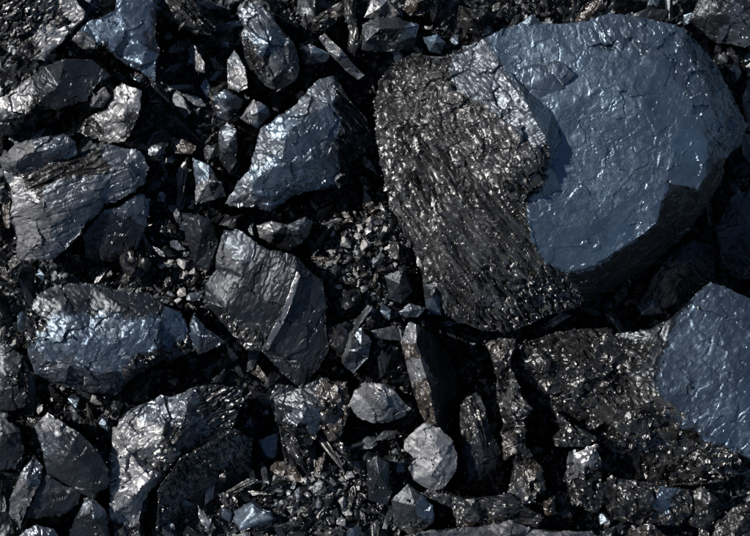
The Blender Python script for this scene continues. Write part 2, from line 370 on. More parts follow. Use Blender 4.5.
def rock(name, label, outline, z, inner='', seeds='D', base=0, ridges=(), res=1.85, amp=1.0, under='D', inset=0.16,
         fibre=(0.7, -0.7, -0.2), category='coal lump', group='large lumps in the coal heap', parent=None, warp=1.0, organic=True, regions=(), parts=False, blend=6, dz=0):
    """a lump from its outline and the points inside it (pixel, pixel, height in mm); seeds give each facet its kind"""
    o = parse(outline, z); q = parse(inner, z); n = len(o); base -= 24
    o = [(a, b, c + dz) for a, b, c in o]; q = [(a, b, c + dz) for a, b, c in q]
    seed = len(ROCKS) * 13 + 3
    pts2 = [Vector((p[0], -p[1])) for p in o + q]
    edges = [(i, (i + 1) % n) for i in range(n)]
    for line in ridges:
        idx = [min(range(len(pts2)), key=lambda k: (pts2[k].x - a[0]) ** 2 + (pts2[k].y + a[1]) ** 2) for a in parse(line, 0)]
        edges += [(a, b) for a, b in zip(idx, idx[1:]) if a != b]
    area = sum(pts2[i].x * pts2[(i + 1) % n].y - pts2[(i + 1) % n].x * pts2[i].y for i in range(n))
    loop = list(range(n)) if area > 0 else list(range(n))[::-1]
    vs, es, fs, ov, oe, of = delaunay_2d_cdt(pts2, edges, [loop], 1, 1e-4)
    zs = []
    src = o + q
    for i, v in enumerate(vs):
        if ov[i]: zs.append(src[ov[i][0]][2])
        else:
            dd = sorted((((v - p).length, k) for k, p in enumerate(pts2)))[:2]
            zs.append(sum(src[k][2] for _, k in dd) / 2)
    P3 = [(v.x, -v.y, zz) for v, zz in zip(vs, zs)]
    if isinstance(seeds, str) and len(seeds) == 1:
        sd = [(0, 0, seeds)]
    else:
        sd = [(float(a), float(b), k) for a, b, k in (w.split(',') for w in seeds.split())]
    T = []; tag = []
    for f in fs:
        f = list(f)
        for k in range(1, len(f) - 1):
            t = [f[0], f[k], f[k + 1]]
            a, b, c = (vs[i] for i in t)
            if (b.x - a.x) * (c.y - a.y) - (c.x - a.x) * (b.y - a.y) < 0: t = [t[0], t[2], t[1]]
            cx, cy = (a.x + b.x + c.x) / 3, -(a.y + b.y + c.y) / 3
            kk = min(sd, key=lambda s: (s[0] - cx) ** 2 + (s[1] - cy) ** 2)[2]
            T.append(t); tag.append(MKEYS.index(kk))
    # rim loop, then the flanks down to the bed
    ed = {}
    for t in T:
        for k in range(3): ed[(t[k], t[(k + 1) % 3])] = 1
    rim = {a: b for (a, b) in ed if (b, a) not in ed}
    start = next(iter(rim)); lp = [start]
    while rim[lp[-1]] != start and len(lp) < 999: lp.append(rim[lp[-1]])
    cx = sum(P3[i][0] for i in lp) / len(lp); cy = sum(P3[i][1] for i in lp) / len(lp)
    rr = random.Random(seed)
    prev = lp; du = MKEYS.index(under)
    for lev, ins in ((0.38, inset * 0.3), (1.0, inset)):
        new = []
        for i in lp:
            x, y, zz = P3[i]; k = 1 - ins * rr.uniform(0.6, 1.4)
            zb = min(base, zz - 4)
            new.append(len(P3)); P3.append((cx + (x - cx) * k, cy + (y - cy) * k, zz + (zb - zz) * lev))
        for k in range(len(lp)):
            a, b, c, d = prev[k], prev[(k + 1) % len(lp)], new[(k + 1) % len(lp)], new[k]
            T += [[a, c, b], [a, d, c]]; tag += [du, du]
        prev = new
    P3.append((cx, cy, min(P3[i][2] for i in prev) - 2)); ci = len(P3) - 1
    for k in range(len(lp)):
        T.append([prev[k], ci, prev[(k + 1) % len(lp)]]); tag.append(du)
    V = np.array([at(*p) for p in P3]); T = np.array(T, np.int64); tag = np.array(tag)
    ntop = sum(len(f) - 2 for f in fs)
    lab = np.where(np.arange(len(T)) < ntop, 1, 0) * 100 + tag
    V, T, lab = refine(V, T, lab, res / 1000)
    tag = lab % 100
    if organic and len(sd) > 1:                          # uneven borders between the kinds of surface
        C3 = V[T].mean(1); kk = H / (H - C3[:, 2]) * 1000
        cxy = np.stack([C3[:, 0] * kk + 375, 268 - C3[:, 1] * kk, np.zeros(len(T))], 1)
        q0 = cxy.copy(); cxy[:, 0] += blend * fbm(q0 / 14, seed + 61, 4, .75); cxy[:, 1] += blend * fbm(q0 / 14 + 40, seed + 67, 4, .75)
        sx = np.array([q[0] for q in sd]); sy = np.array([q[1] for q in sd]); sk = np.array([MKEYS.index(q[2]) for q in sd])
        nt_ = sk[np.argmin((cxy[:, :1] - sx) ** 2 + (cxy[:, 1:2] - sy) ** 2, 1)]
        tag = np.where(lab >= 100, nt_, tag)
    for kind, poly in regions:
        C3 = V[T].mean(1); kk = H / (H - C3[:, 2]) * 1000
        x = C3[:, 0] * kk + 375; y = 268 - C3[:, 1] * kk
        q3 = np.stack([x, y, 0 * x], 1)
        x = x + 0.6 * blend * fbm(q3 / 12, seed + 71, 4, .7); y = y + 0.6 * blend * fbm(q3 / 12 + 30, seed + 73, 4, .7)
        pg = parse(poly, 0); hit = np.zeros(len(x), bool)
        for k in range(len(pg)):
            (x1, y1, _), (x2, y2, _) = pg[k], pg[(k + 1) % len(pg)]
            if y1 != y2: hit ^= ((y1 > y) != (y2 > y)) & (x < (x2 - x1) * (y - y1) / (y2 - y1) + x1)
        tag = np.where(hit & (lab >= 100), MKEYS.index(kind), tag)
    V = weather(V, T, tag, seed, amp, fibre, warp)
    ctr = Vector((*at(cx, cy, 0)[:2], max(0, min(base, z)) / 1000))
    ALLV.append(V)
    if parts:                                            # every kind of face that the eye tells apart is a part
        grp = np.where(lab >= 100, tag, 99)
        ks, ns = np.unique(grp[grp < 99], return_counts=True)
        big = [k for k, c in zip(ks, ns) if c > 0.05 * ns.sum()]
        main = ks[np.argmax(ns)]
        for k in ks:
            if k not in big: grp[grp == k] = main
        ob = bpy.data.objects.new(name, None); ob.empty_display_size = 0.02; COL.objects.link(ob)
        for k in sorted(set(grp.tolist())):
            t = T[grp == k]; used, inv = np.unique(t, return_inverse=True)
            pn = 'underside' if k == 99 else FACE[MKEYS[k]]
            me = to_mesh(pn, V[used] - np.array(ctr), inv.reshape(-1, 3), tag[grp == k])
            pb = bpy.data.objects.new(pn, me); COL.objects.link(pb); pb.parent = ob
    else:
        me = to_mesh(name, V - np.array(ctr), T, tag)
        ob = bpy.data.objects.new(name, me); COL.objects.link(ob)
    if parent is None:
        ob.location = ctr
        ob['label'] = label; ob['category'] = category; ob['kind'] = 'thing'
        if group: ob['group'] = group
    else:
        ob.parent = parent; ob.location = ctr - parent.location
        if label: ob['label'] = label
    ROCKS[len(ROCKS)] = ob
    return ob

# ------------------------------------------------------------------ the lumps, from the photograph
# --- the boulder
boulder = rock('coal_boulder', 'huge rounded coal boulder with a smooth blue top and a fibrous dark flank, biggest lump',
    '374,100,62 378,82,80 390,64,90 412,54,100 438,57,118 458,50,124 470,45,126 483,38,131 498,30,131 522,23,131 556,24,130 590,21,128 612,14,126 640,16,124 664,22,120 '
    '682,28,112 697,42,98 711,58,84 726,82,70 740,106,60 747,126,54 742,144,56 731,154,66 724,166,74 720,184,58 708,206,48 690,230,42 664,254,40 636,274,40 '
    '612,289,40 590,302,36 560,312,30 534,321,26 506,332,22 474,329,22 444,316,24 428,290,26 416,256,30 402,228,34 389,202,42 380,164,50',
    110,
    '706,176,100 698,189,108 680,186,118 668,182,123 661,200,120 656,224,116 634,240,110 602,260,104 584,268,100 622,268,72 668,226,80 700,204,76 440,72,122 452,92,134 482,108,144 512,130,151 532,150,156 545,158,150 546,140,156 530,106,152 498,68,133 541,180,142 523,204,132 530,236,116 545,264,102 568,271,96 '
    '552,166,129 560,188,127 562,140,130 552,112,136 512,72,131 580,160,129 578,190,126 575,130,131 400,90,98 396,130,88 430,130,116 470,160,128 505,190,136 410,180,78 440,220,82 480,260,80 520,290,60 450,280,52 '
    '600,150,129 640,190,124 600,220,120 560,230,122 640,110,131 600,90,134 560,60,133 660,60,127 690,104,117 705,142,108 716,100,98 724,130,92 704,76,108 682,48,118 674,150,122 620,45,130 566,290,54 538,262,98',
    'F', base=-5, inset=0.2, res=1.55, fibre=(0.62, -0.74, -0.2), category='boulder', group=None, parts=True,
    ridges=['482,108 512,130 532,150 545,158 541,180 523,204 530,236 545,264 568,271 584,268', '706,176 698,189 680,186 668,182 661,200 656,224 634,240 602,260 584,268', '440,72 482,108', '498,68 530,106 546,140 545,158', '512,72 548,112 558,140 552,166 560,188', '483,38 498,68',
            '682,28 660,60 690,104 705,142 706,178', '430,130 470,160 505,190 523,204'],
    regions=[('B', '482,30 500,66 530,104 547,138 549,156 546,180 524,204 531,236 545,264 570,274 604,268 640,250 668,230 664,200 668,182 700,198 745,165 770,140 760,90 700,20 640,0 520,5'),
             ('L', '596,8 700,0 770,110 735,170 712,172 704,140 692,104 668,62 630,50 590,48'),
             ('D', '698,191 668,184 662,202 657,226 634,243 602,263 586,271 570,276 590,310 650,300 720,240 740,160 722,160 708,178'),
             ('G', '446,62 470,42 486,36 505,66 531,102 547,138 541,152 515,130 482,106 456,90'),
             ('S', '392,72 446,60 456,90 482,106 515,130 546,156 542,184 522,207 498,190 462,166 430,140 398,112'),
             ('C', '505,160 546,158 541,182 522,207 505,190')])
rock('flake', 'raised grey flake splitting off the blue top', '517,70,137 533,64,138 560,61,138 574,74,137 575,84,134 556,92,134 547,104,133 536,101,134 526,88,136', 137, '545,78,139', 'L', base=150, inset=0.05, parent=boulder, warp=0.8, res=1.5, amp=0.6)

rock('coal_boulder', 'large coal block at the right edge with a flat blue face and glittering crumbly flank',
    '512,368,40 524,342,52 548,334,62 588,328,70 622,332,80 650,330,92 672,318,97 690,300,99 712,282,100 736,292,98 760,304,96 800,330,90 800,450,86 760,462,86 737,453,86 742,470,60 722,483,44 690,488,36 650,486,30 610,478,26 578,444,26 560,430,28 546,411,30 530,391,34',
    84,
    '652,368,97 654,388,97 672,405,96 692,420,95 716,440,94 720,330,100 700,380,100 740,400,100 580,370,84 620,388,76 645,412,90 690,455,56 600,425,60 640,460,34 664,346,98 '
    '545,360,66 560,395,50 600,345,78 612,408,76 660,440,68 706,462,64 575,410,58 640,352,94 625,440,62 672,470,32',
    '590,380,C 640,420,C 690,455,C 560,370,C 620,350,C 640,345,F 600,450,C 660,440,C 720,465,C 625,400,F 575,345,F 700,360,E 740,420,E 690,398,E 690,345,E 720,300,E 780,380,E 678,385,E 655,345,D 668,328,D 640,338,D 655,365,D 674,352,D 662,380,D',  # D seeds paint the boulder's shadow over the upper left of the face
    base=-10, category='boulder', group=None, parts=True, amp=1.05, blend=9, fibre=(0.8, -0.55, 0), dz=-34,
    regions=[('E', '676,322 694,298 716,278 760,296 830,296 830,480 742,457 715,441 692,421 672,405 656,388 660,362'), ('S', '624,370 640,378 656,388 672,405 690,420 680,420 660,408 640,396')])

# --- left column, top to bottom
rock('coal_slab', 'striped grey slab with a bright broken end, in the top left corner of the heap',
    '-30,20,70 -20,-20,80 30,-25,84 68,-12,80 78,2,76 86,17,74 64,38,64 41,60,52 28,57,46 12,44,48 -6,46,42', 70, '40,28,62 72,8,74 14,32,60 0,10,76 50,0,80',
    '60,32,W 42,48,W 30,48,S 75,17,W 60,24,S 0,10,H 40,5,H 20,22,F', parts=True, base=10, fibre=(0.75, 0.6, 0))  # pale seeds paint the end face as sunlit
rock('coal_lump', 'small blue tinted lump at the top edge between the striped slab and the blue slab',
    '76,8,60 80,-12,66 104,-20,66 116,-4,62 115,12,54 100,15,54 88,17,54', 60, '96,0,68', '90,5,L 108,5,D', base=10)
rock('coal_slab', 'flat blue grey slab with a pale chipped left corner, near the top edge',
    '73,40,58 76,31,60 88,24,70 106,14,76 115,10,78 120,-14,82 150,-14,80 156,16,72 155,36,70 161,49,64 156,60,64 155,80,56 140,71,58 120,58,58 98,46,58 86,49,50',
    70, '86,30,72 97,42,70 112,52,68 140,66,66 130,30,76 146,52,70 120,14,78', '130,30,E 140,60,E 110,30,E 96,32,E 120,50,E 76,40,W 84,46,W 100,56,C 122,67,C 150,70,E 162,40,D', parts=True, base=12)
rock('coal_slab', 'broad dark slate-like slab with a crumbly pale left edge, in the upper left',
    '-8,104,28 2,98,34 30,78,48 44,66,58 63,60,76 92,59,72 109,76,60 91,88,58 88,101,52 61,107,50 32,113,46 26,113,44 -6,109,30', 60, '26,94,50 40,76,60 58,86,64 80,76,64 34,106,52',
    '70,80,D 50,95,D 36,82,D 90,75,D 10,102,W 22,98,W 30,84,W 30,108,C', parts=True, base=8)
rock('coal_lump', 'small dark lump at the left edge below the slate-like slab', '-14,110,36 8,108,38 27,115,36 22,129,28 -2,136,26 -16,128,30', 36, '4,120,40', 'D', base=4)
rock('coal_lump', 'brilliant silvery coal lump with a wrinkled face, beside the blue slab in the upper left',
    '77,133,26 88,117,34 107,104,46 114,91,50 122,83,55 141,91,62 139,117,58 126,141,46 105,141,34', 54, '110,118,48 124,102,59 120,126,50 96,126,38', '105,120,W 120,100,W 132,100,W 130,125,S 115,130,W 95,128,S', base=6)
rock('coal_lump', 'little dull grey lump tucked against the silvery wrinkled lump', '91,107,52 92,94,56 105,87,58 110,96,56 104,106,50', 55, '100,97,60', 'M', base=20, group='small lumps in the coal heap')
rock('coal_lump', 'flat oval grey lump lying on the pale grey slab near the left edge',
    '-2,158,62 16,146,72 40,138,76 64,134,74 75,143,72 77,154,66 66,160,62 45,167,60 20,175,58 4,170,58', 70, '30,152,80 54,148,80 14,162,74', '20,160,M 60,145,G', base=48, fibre=(0.85, 0.4, 0))
rock('coal_slab', 'wide pale grey slab with layered top carrying the flat oval lump, left side',
    '5,173,50 18,166,54 45,156,60 85,150,62 107,144,64 141,151,60 148,165,54 146,182,48 134,190,54 117,203,52 104,205,52 101,213,50 88,223,50 80,237,46 69,247,44 53,258,42 19,262,40 16,237,44 9,221,44 13,202,48 9,186,48',
    54, '60,180,66 100,172,66 126,168,64 40,205,62 70,212,60 94,196,62 40,240,52 30,180,60 55,158,62', '30,170,H 60,160,H 90,160,H 120,155,G 140,165,G 70,200,G 40,230,M 60,240,G 100,190,G 125,180,G 12,185,W', parts=True, base=6, fibre=(0.9, 0.35, 0))
rock('coal_lump', 'shaded right side of the wide pale grey slab, built as a separate black lump', '84,236,30 104,210,44 120,206,46 140,192,46 152,200,38 146,226,30 136,248,22 110,262,16 86,258,16', 36, '126,214,44', '130,208,G 120,230,D 100,250,D', base=-6)  # slab's shaded side as separate lump; black seeds paint shade, grey the lit spot
rock('coal_lump', 'big blue black lump with a smooth blue middle and pale lower edge, centre left',
    '24,334,54 28,313,55 37,295,53 64,281,50 91,284,50 131,292,50 149,294,49 164,307,50 181,311,46 188,334,46 197,350,38 171,358,32 148,369,28 128,381,28 115,394,22 91,393,22 48,382,30 35,372,40',
    50, '46,362,57 80,367,59 100,373,58 126,370,57 154,354,58 60,308,61 120,308,63 160,320,61 90,338,63 140,338,62 44,335,60',
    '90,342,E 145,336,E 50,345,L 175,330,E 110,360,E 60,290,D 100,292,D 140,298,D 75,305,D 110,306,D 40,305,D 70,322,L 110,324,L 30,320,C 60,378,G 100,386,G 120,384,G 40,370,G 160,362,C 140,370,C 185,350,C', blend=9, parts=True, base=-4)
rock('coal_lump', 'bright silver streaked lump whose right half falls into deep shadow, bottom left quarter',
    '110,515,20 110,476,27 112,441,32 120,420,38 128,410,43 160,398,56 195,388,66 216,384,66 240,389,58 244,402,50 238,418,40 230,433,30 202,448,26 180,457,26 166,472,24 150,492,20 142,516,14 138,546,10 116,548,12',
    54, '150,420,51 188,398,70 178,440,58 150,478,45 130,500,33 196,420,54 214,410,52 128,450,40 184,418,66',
    '130,440,W 150,440,W 160,410,G 140,480,W 125,505,W 120,540,C 175,400,G 168,440,S 200,425,S 220,405,H 230,395,F 195,440,H 212,420,H', parts=True, base=-8, fibre=(0.72, 0.62, -0.2))  # pale seeds brighten the side that faces the sun
rock('coal_lump', 'steep shaded right flank of the silver streaked lump, built as a separate black lump', '158,490,34 182,458,42 204,446,44 234,430,38 252,438,8 250,478,-20 228,512,-30 190,528,-26 158,540,0', 18, '205,476,14 180,500,8', '180,480,V 200,500,D 225,460,V 235,490,D 200,520,V', base=-30, inset=0.05)  # streaked lump's shaded face as its own lump; dark kinds paint the shade
rock('coal_lump', 'dark blue grey oval lump with a rusty white speck, lower left corner area',
    '35,426,44 48,412,50 56,417,54 80,433,58 101,457,52 109,470,44 107,486,38 93,497,36 83,493,38 48,473,38 43,452,44', 50, '52,430,60 70,450,62 90,472,56 60,465,52', '45,425,W 44,440,G 75,455,D 90,470,D 60,465,D', base=2)
rock('coal_lump', 'narrow ribbed lump leaning beside the dark oval lump, lower left corner area', '9,500,28 21,473,36 35,454,42 43,465,40 40,482,36 29,502,28 21,530,18 11,517,22', 34, '28,480,42', '20,490,M 35,470,G', base=-6, fibre=(0.4, -0.9, 0))
rock('coal_lump', 'black flat lump wedged below the dark blue grey oval lump', '27,518,18 36,492,28 43,473,32 80,494,28 78,503,22 61,517,16', 24, '55,494,30', 'D', base=-10)
rock('coal_lump', 'grey pyramid shaped lump at the bottom edge, left of the silver streaked lump', '66,545,12 74,520,26 83,500,32 93,497,34 107,513,28 110,545,14', 26, '90,512,42', '80,525,D 100,525,D 92,505,G', base=-8)
rock('coal_lump', 'rounded black mound at the left edge in the lower half', '-20,430,20 0,416,30 19,428,32 25,452,28 16,469,20 -8,472,14 -24,456,14', 28, '2,442,40', 'D', base=-10)
rock('coal_lump', 'low grey lump poking in at the bottom left corner', '14,545,16 22,532,22 36,524,26 55,530,24 64,545,16', 24, '38,535,30', 'G', base=-6)
rock('coal_lump', 'dull black lump at the left edge between the blue black lump and the rounded mound', '-16,350,12 4,342,20 22,356,20 30,386,18 24,408,12 -4,412,8 -18,388,8', 18, '6,376,26', '5,360,D 10,390,D 20,380,C', base=-16)

# --- middle
rock('coal_lump', 'tall grey lump with rounded foot standing in the top middle', '237,12,56 252,3,64 265,7,66 277,24,66 289,40,62 297,53,56 301,69,50 297,81,44 277,92,38 263,84,42 251,68,50 245,54,58 243,44,62 239,35,60 244,28,60', 60,
     '258,20,72 270,44,72 284,64,64 260,54,66 274,78,56', '260,20,G 270,40,L 285,60,G 270,75,M 290,70,G 250,60,V 258,70,V', base=6, fibre=(0.5, -0.85, 0))
rock('coal_lump', 'faceted blue grey lump coming to a peak, upper middle left of the boulder',
     '225,205,44 236,187,54 248,170,62 256,148,66 260,129,68 271,123,72 289,109,76 308,93,74 320,80,68 332,77,66 344,88,64 352,101,60 367,120,52 372,137,46 369,148,42 351,163,44 344,184,40 319,190,44 292,196,44 271,210,40 256,208,40', 64,
     '286,135,88 312,110,86 332,104,80 340,130,74 306,160,76 280,165,78 262,172,70 326,160,66 292,184,62 250,192,58 336,90,74 272,196,54', '290,130,L 310,100,G 280,160,L 310,150,L 330,150,G 352,115,F 356,140,F 345,150,F 240,198,W 238,190,G 300,185,L 265,190,L 275,150,G 325,120,L', parts=True, base=2, inset=0.2)
rock('coal_lump', 'dark ribbed lump at the top edge between the blue slab and the tall grey lump', '150,4,62 158,-8,68 188,-10,70 200,10,66 216,28,54 211,34,48 195,33,48 180,26,50 164,17,56', 62, '180,8,72 196,22,64', '170,5,F 190,15,F 205,28,F 175,20,C 155,3,W', base=10, fibre=(0.8, -0.6, 0))
SM = 'small lumps in the coal heap'
def small(name, label, outline, z, inner, seeds, base=8, **k):
    k.setdefault('res', 1.6); k.setdefault('amp', 0.62)
    return rock(name, label, outline, z, inner, seeds, base=base, group=SM, **k)
small('coal_chip', 'bright white chip standing in the dark gap left of the tall grey lump', '187,48,30 193,43,36 204,63,43 203,73,41 196,70,34', 40, '197,56,38', 'W', category='coal chip')
small('coal_shard', 'bright upright shard with a sunlit face below the foot of the tall grey lump', '227,62,32 235,50,38 244,66,46 248,88,44 239,91,38 228,87,31', 42, '238,70,41', '235,75,W 245,80,W 232,60,G', category='coal shard')
small('coal_lump', 'small hollowed lump with a dark notch, left of the glossy striped cube', '214,95,32 225,88,38 244,100,36 240,108,32 229,121,26 217,117,26', 36, '226,98,40 228,110,36', '225,95,L 225,110,G 235,105,D')
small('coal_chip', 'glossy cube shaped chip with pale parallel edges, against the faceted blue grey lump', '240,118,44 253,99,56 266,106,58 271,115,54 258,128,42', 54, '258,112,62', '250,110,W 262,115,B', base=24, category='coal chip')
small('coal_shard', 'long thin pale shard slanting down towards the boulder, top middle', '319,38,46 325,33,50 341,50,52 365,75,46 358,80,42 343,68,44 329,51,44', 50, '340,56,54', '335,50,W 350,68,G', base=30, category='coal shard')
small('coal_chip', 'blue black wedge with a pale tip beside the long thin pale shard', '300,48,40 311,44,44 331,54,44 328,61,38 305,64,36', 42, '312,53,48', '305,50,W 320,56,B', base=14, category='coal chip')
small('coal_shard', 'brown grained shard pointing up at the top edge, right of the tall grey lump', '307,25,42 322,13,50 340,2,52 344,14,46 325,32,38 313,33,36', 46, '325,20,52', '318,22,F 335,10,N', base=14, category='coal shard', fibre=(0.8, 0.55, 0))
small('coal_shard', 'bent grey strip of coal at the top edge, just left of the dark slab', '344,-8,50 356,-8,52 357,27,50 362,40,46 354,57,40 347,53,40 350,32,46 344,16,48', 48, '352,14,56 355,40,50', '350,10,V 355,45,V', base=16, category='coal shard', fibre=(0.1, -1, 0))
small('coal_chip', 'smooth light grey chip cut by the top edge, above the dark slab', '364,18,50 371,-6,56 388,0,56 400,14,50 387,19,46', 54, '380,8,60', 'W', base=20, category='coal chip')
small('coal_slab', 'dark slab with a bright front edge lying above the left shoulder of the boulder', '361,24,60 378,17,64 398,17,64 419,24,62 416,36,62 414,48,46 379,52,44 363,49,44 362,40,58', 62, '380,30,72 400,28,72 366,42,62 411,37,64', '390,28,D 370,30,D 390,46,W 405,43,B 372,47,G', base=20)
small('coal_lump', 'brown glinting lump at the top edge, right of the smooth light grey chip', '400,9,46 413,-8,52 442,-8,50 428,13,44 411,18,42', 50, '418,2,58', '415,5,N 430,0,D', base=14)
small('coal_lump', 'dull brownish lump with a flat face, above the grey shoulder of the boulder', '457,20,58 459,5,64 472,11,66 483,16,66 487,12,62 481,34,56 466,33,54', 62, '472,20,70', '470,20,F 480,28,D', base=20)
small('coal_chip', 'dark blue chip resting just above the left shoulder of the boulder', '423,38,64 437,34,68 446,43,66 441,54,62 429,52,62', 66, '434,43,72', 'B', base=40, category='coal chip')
rock('coal_slab', 'broad black slab split by a thin pale crack, in the middle of the heap',
     '203,301,40 205,284,46 215,271,50 218,250,54 224,230,56 240,229,58 258,245,60 271,250,62 297,256,60 311,272,54 323,282,48 326,302,42 327,326,36 329,350,30 320,366,28 306,386,24 297,385,26 284,374,30 262,352,36 246,350,36 226,326,38',
     52, '243,252,62 243,276,62 226,308,56 296,272,63 284,314,58 263,346,46 264,300,60 308,330,44 300,362,36 236,334,46 222,258,58',
     '215,275,D 222,250,M 215,300,D 232,243,G 262,280,D 260,310,D 245,320,D 275,270,D 300,300,D 310,340,D 300,370,D 280,340,D 230,330,H 250,345,H', parts=True, base=0, fibre=(-0.35, -0.9, 0), ridges=['297,256 296,272 284,314 263,346'])
rock('crack_edge', None, '297,272,64 300,276,64 288,314,61 268,350,47 263,347,48 282,312,62', 62, '', 'W', base=44, inset=0.02, parent=ROCKS[len(ROCKS) - 1], amp=0.5, warp=0.4, res=1.4)
small('coal_lump', 'small blue triangular lump between the blue black lump and the cracked black slab', '185,334,40 193,313,48 205,326,46 225,342,38 199,355,34', 46, '200,332,52', '195,330,L 210,340,G', base=6)
small('coal_lump', 'pale knobbly lump below the faceted blue grey lump', '256,226,40 271,221,46 287,225,48 305,217,48 313,222,44 308,238,36 289,250,30 273,246,32 260,238,36', 46, '272,232,52 298,228,56 286,234,44', '265,230,W 300,228,G 285,240,D', base=4, amp=0.8)
small('coal_lump', 'rhombus shaped black lump standing left of the cracked black slab', '182,213,36 196,214,42 211,220,40 218,242,32 208,271,22 195,264,22 186,240,28', 36, '202,232,44', 'D', base=-4)
small('coal_lump', 'grey two toned lump with a pale foot, left of the faceted blue grey lump', '193,158,34 209,164,40 220,181,36 226,195,30 210,200,28 196,203,26', 36, '208,180,42', '203,168,L 208,192,W 220,190,D', base=2)
small('coal_lump', 'upright mottled lump pressed against the left flank of the faceted blue grey lump', '219,131,40 228,124,44 237,130,46 237,162,36 229,174,28 220,160,34', 40, '229,145,48', '228,138,G 228,160,D', base=2)
small('coal_lump', 'rounded glinting grey lump above the flat light grey lump with scored top', '338,346,34 351,332,40 361,327,42 372,341,40 369,358,34 354,374,26 343,364,28', 40, '352,346,52 362,346,48', '348,345,M 360,340,G 355,360,G', base=2)
small('coal_lump', 'flat light grey lump with scored top, right of the middle of the lower half', '350,405,40 355,391,46 366,383,50 380,384,52 396,393,50 411,407,44 405,416,40 390,422,38 372,423,36 358,416,36', 48, '380,402,54 366,396,52', '370,400,M 362,408,P 395,405,G 385,392,W', base=4, amp=0.8)
small('coal_lump', 'pale notched lump shaped like a kidney, below the pale splinter', '404,441,42 411,434,46 425,425,50 440,428,50 451,438,48 459,454,46 457,471,42 443,489,36 429,490,36 413,479,38 408,468,42 415,459,44 405,450,41', 48, '434,442,54 442,458,54 430,474,50', 'P', base=4, amp=0.85)
rock('coal_splinter', 'long thin pale brown splinter standing on edge below the boulder with a black flank',
     '401,342,40 409,321,54 416,324,58 432,334,20 448,352,-6 464,398,-18 460,432,-22 448,442,-20 437,428,40 427,426,36 416,398,40 408,370,40', 44,
     '417,344,60 425,372,58 433,404,52', '408,350,N 415,370,W 421,390,N 428,412,N 410,335,W 436,360,D 441,400,D 446,420,D 427,340,D 424,345,D', base=-24, amp=0.7, fibre=(0.2, -1, 0), category='coal splinter', res=1.5, parts=True, blend=3, warp=0.7, inset=0.05)
rock('coal_lump', 'black ribbed lump right of the pale kidney lump', '459,420,24 463,401,34 477,393,38 486,412,34 492,433,30 500,454,26 497,469,22 481,479,18 469,482,18 463,450,24', 30, '476,424,42 484,456,34', '470,420,V 485,450,D 478,400,V', base=-12, fibre=(0.3, -0.95, 0))
rock('coal_column', 'crumbling bronze coloured column of coal between the black ribbed lump and the dark gap',
     '486,344,26 500,338,30 515,340,30 511,362,34 516,382,36 532,409,38 522,420,40 525,446,40 541,467,38 546,490,30 538,498,28 524,501,26 509,494,26 514,470,30 505,446,32 504,420,32 499,400,30 497,372,26', 36, '512,410,46 514,440,48 528,476,46 504,358,36 506,382,22 520,425,30 516,460,34', '500,348,N 508,372,C 512,400,S 514,425,C 510,440,N 522,458,C 530,480,N 520,490,S 535,490,C', base=-16, category='coal lump', amp=1.3, warp=1.3)
small('coal_lump', 'small bronze nub at the foot of the bronze column', '543,501,24 555,496,26 557,513,20 545,517,18', 24, '550,506,30', 'N', base=-10)
rock('coal_lump', 'brown black lump with a glinting tip, below the cracked black slab', '270,398,24 276,384,30 300,388,34 322,378,36 346,382,34 351,402,30 341,440,22 330,444,20 322,424,30 312,446,22 298,462,16 287,466,14 281,440,20', 30, '305,410,44 330,402,42 296,436,32', '305,415,G 330,400,N 335,425,N 290,450,F 280,400,D 300,395,D 296,440,C', base=-14)
small('coal_lump', 'upright dark ribbed lump at the edge of the fine gravel near the bottom', '367,463,32 376,455,38 389,464,38 392,494,30 387,506,24 368,500,24', 34, '379,475,44', 'D', base=-4, fibre=(0.1, -1, 0))
small('coal_lump', 'glossy dark lump with a blue facet near the bottom edge, below the pale kidney lump', '391,500,26 408,484,32 425,498,36 433,506,34 434,522,26 413,536,18 395,526,20', 32, '415,506,42', '422,510,L 405,500,D 415,526,S 412,512,D', base=-6)
rock('coal_slab', 'tapered dark grey slab with flowing grain, near the bottom edge', '413,494,32 429,491,36 451,496,40 477,499,42 509,493,40 526,507,36 544,518,28 537,528,24 509,523,28 488,525,26 456,526,24 453,510,28 437,501,30', 38, '470,508,46 505,507,46', '440,495,S 470,505,H 500,505,H 530,518,H 480,520,N', base=-8, fibre=(0.9, -0.3, 0), amp=0.8)
rock('coal_slab', 'grey slab top showing along the bottom edge', '392,548,20 404,536,28 437,530,34 488,525,38 510,521,40 531,529,38 552,531,36 592,532,32 606,548,20 500,560,16', 36, '500,538,44 550,540,40', 'M', base=-6)
small('coal_chip', 'flat brownish triangular chip beside the glittering block', '552,408,34 566,421,42 599,438,40 585,447,38 555,446,34 553,437,36 562,428,36', 40, '575,436,46', 'F', base=8, category='coal chip')
rock('coal_lump', 'shiny wrinkled lump below the brownish triangular chip', '566,480,20 570,454,32 595,445,38 602,462,34 602,482,28 604,501,20 593,511,16 571,500,16', 30, '585,468,46 588,490,34', '580,465,W 590,480,C 575,490,C', base=-14)
rock('coal_lump', 'dark crumbly mass under the glittering block with one blue facet', '600,490,24 612,478,34 650,484,36 690,490,34 694,506,28 680,526,20 640,524,16 612,520,12', 28, '630,500,36 662,500,38', '620,500,C 664,498,E 640,515,C 680,510,C 650,490,C', base=-16)
small('coal_lump', 'rounded dark lump with a pale streak, at the bottom right', '688,495,24 702,486,30 718,499,30 722,513,24 705,530,16 691,524,18', 28, '706,506,38', '700,510,C 712,500,D 706,500,S', base=-10)
rock('coal_lump', 'wrinkled glinting lump filling the bottom right corner', '712,545,14 716,526,24 731,510,34 752,500,40 775,510,36 775,550,20', 32, '740,524,46', '740,525,C 728,520,S', base=-10)
small('coal_lump', 'brown wrinkled lump cut by the bottom edge, under the glittering block', '626,548,14 630,530,26 651,523,32 668,538,24 670,548,14', 28, '648,536,38', 'N', base=-10)
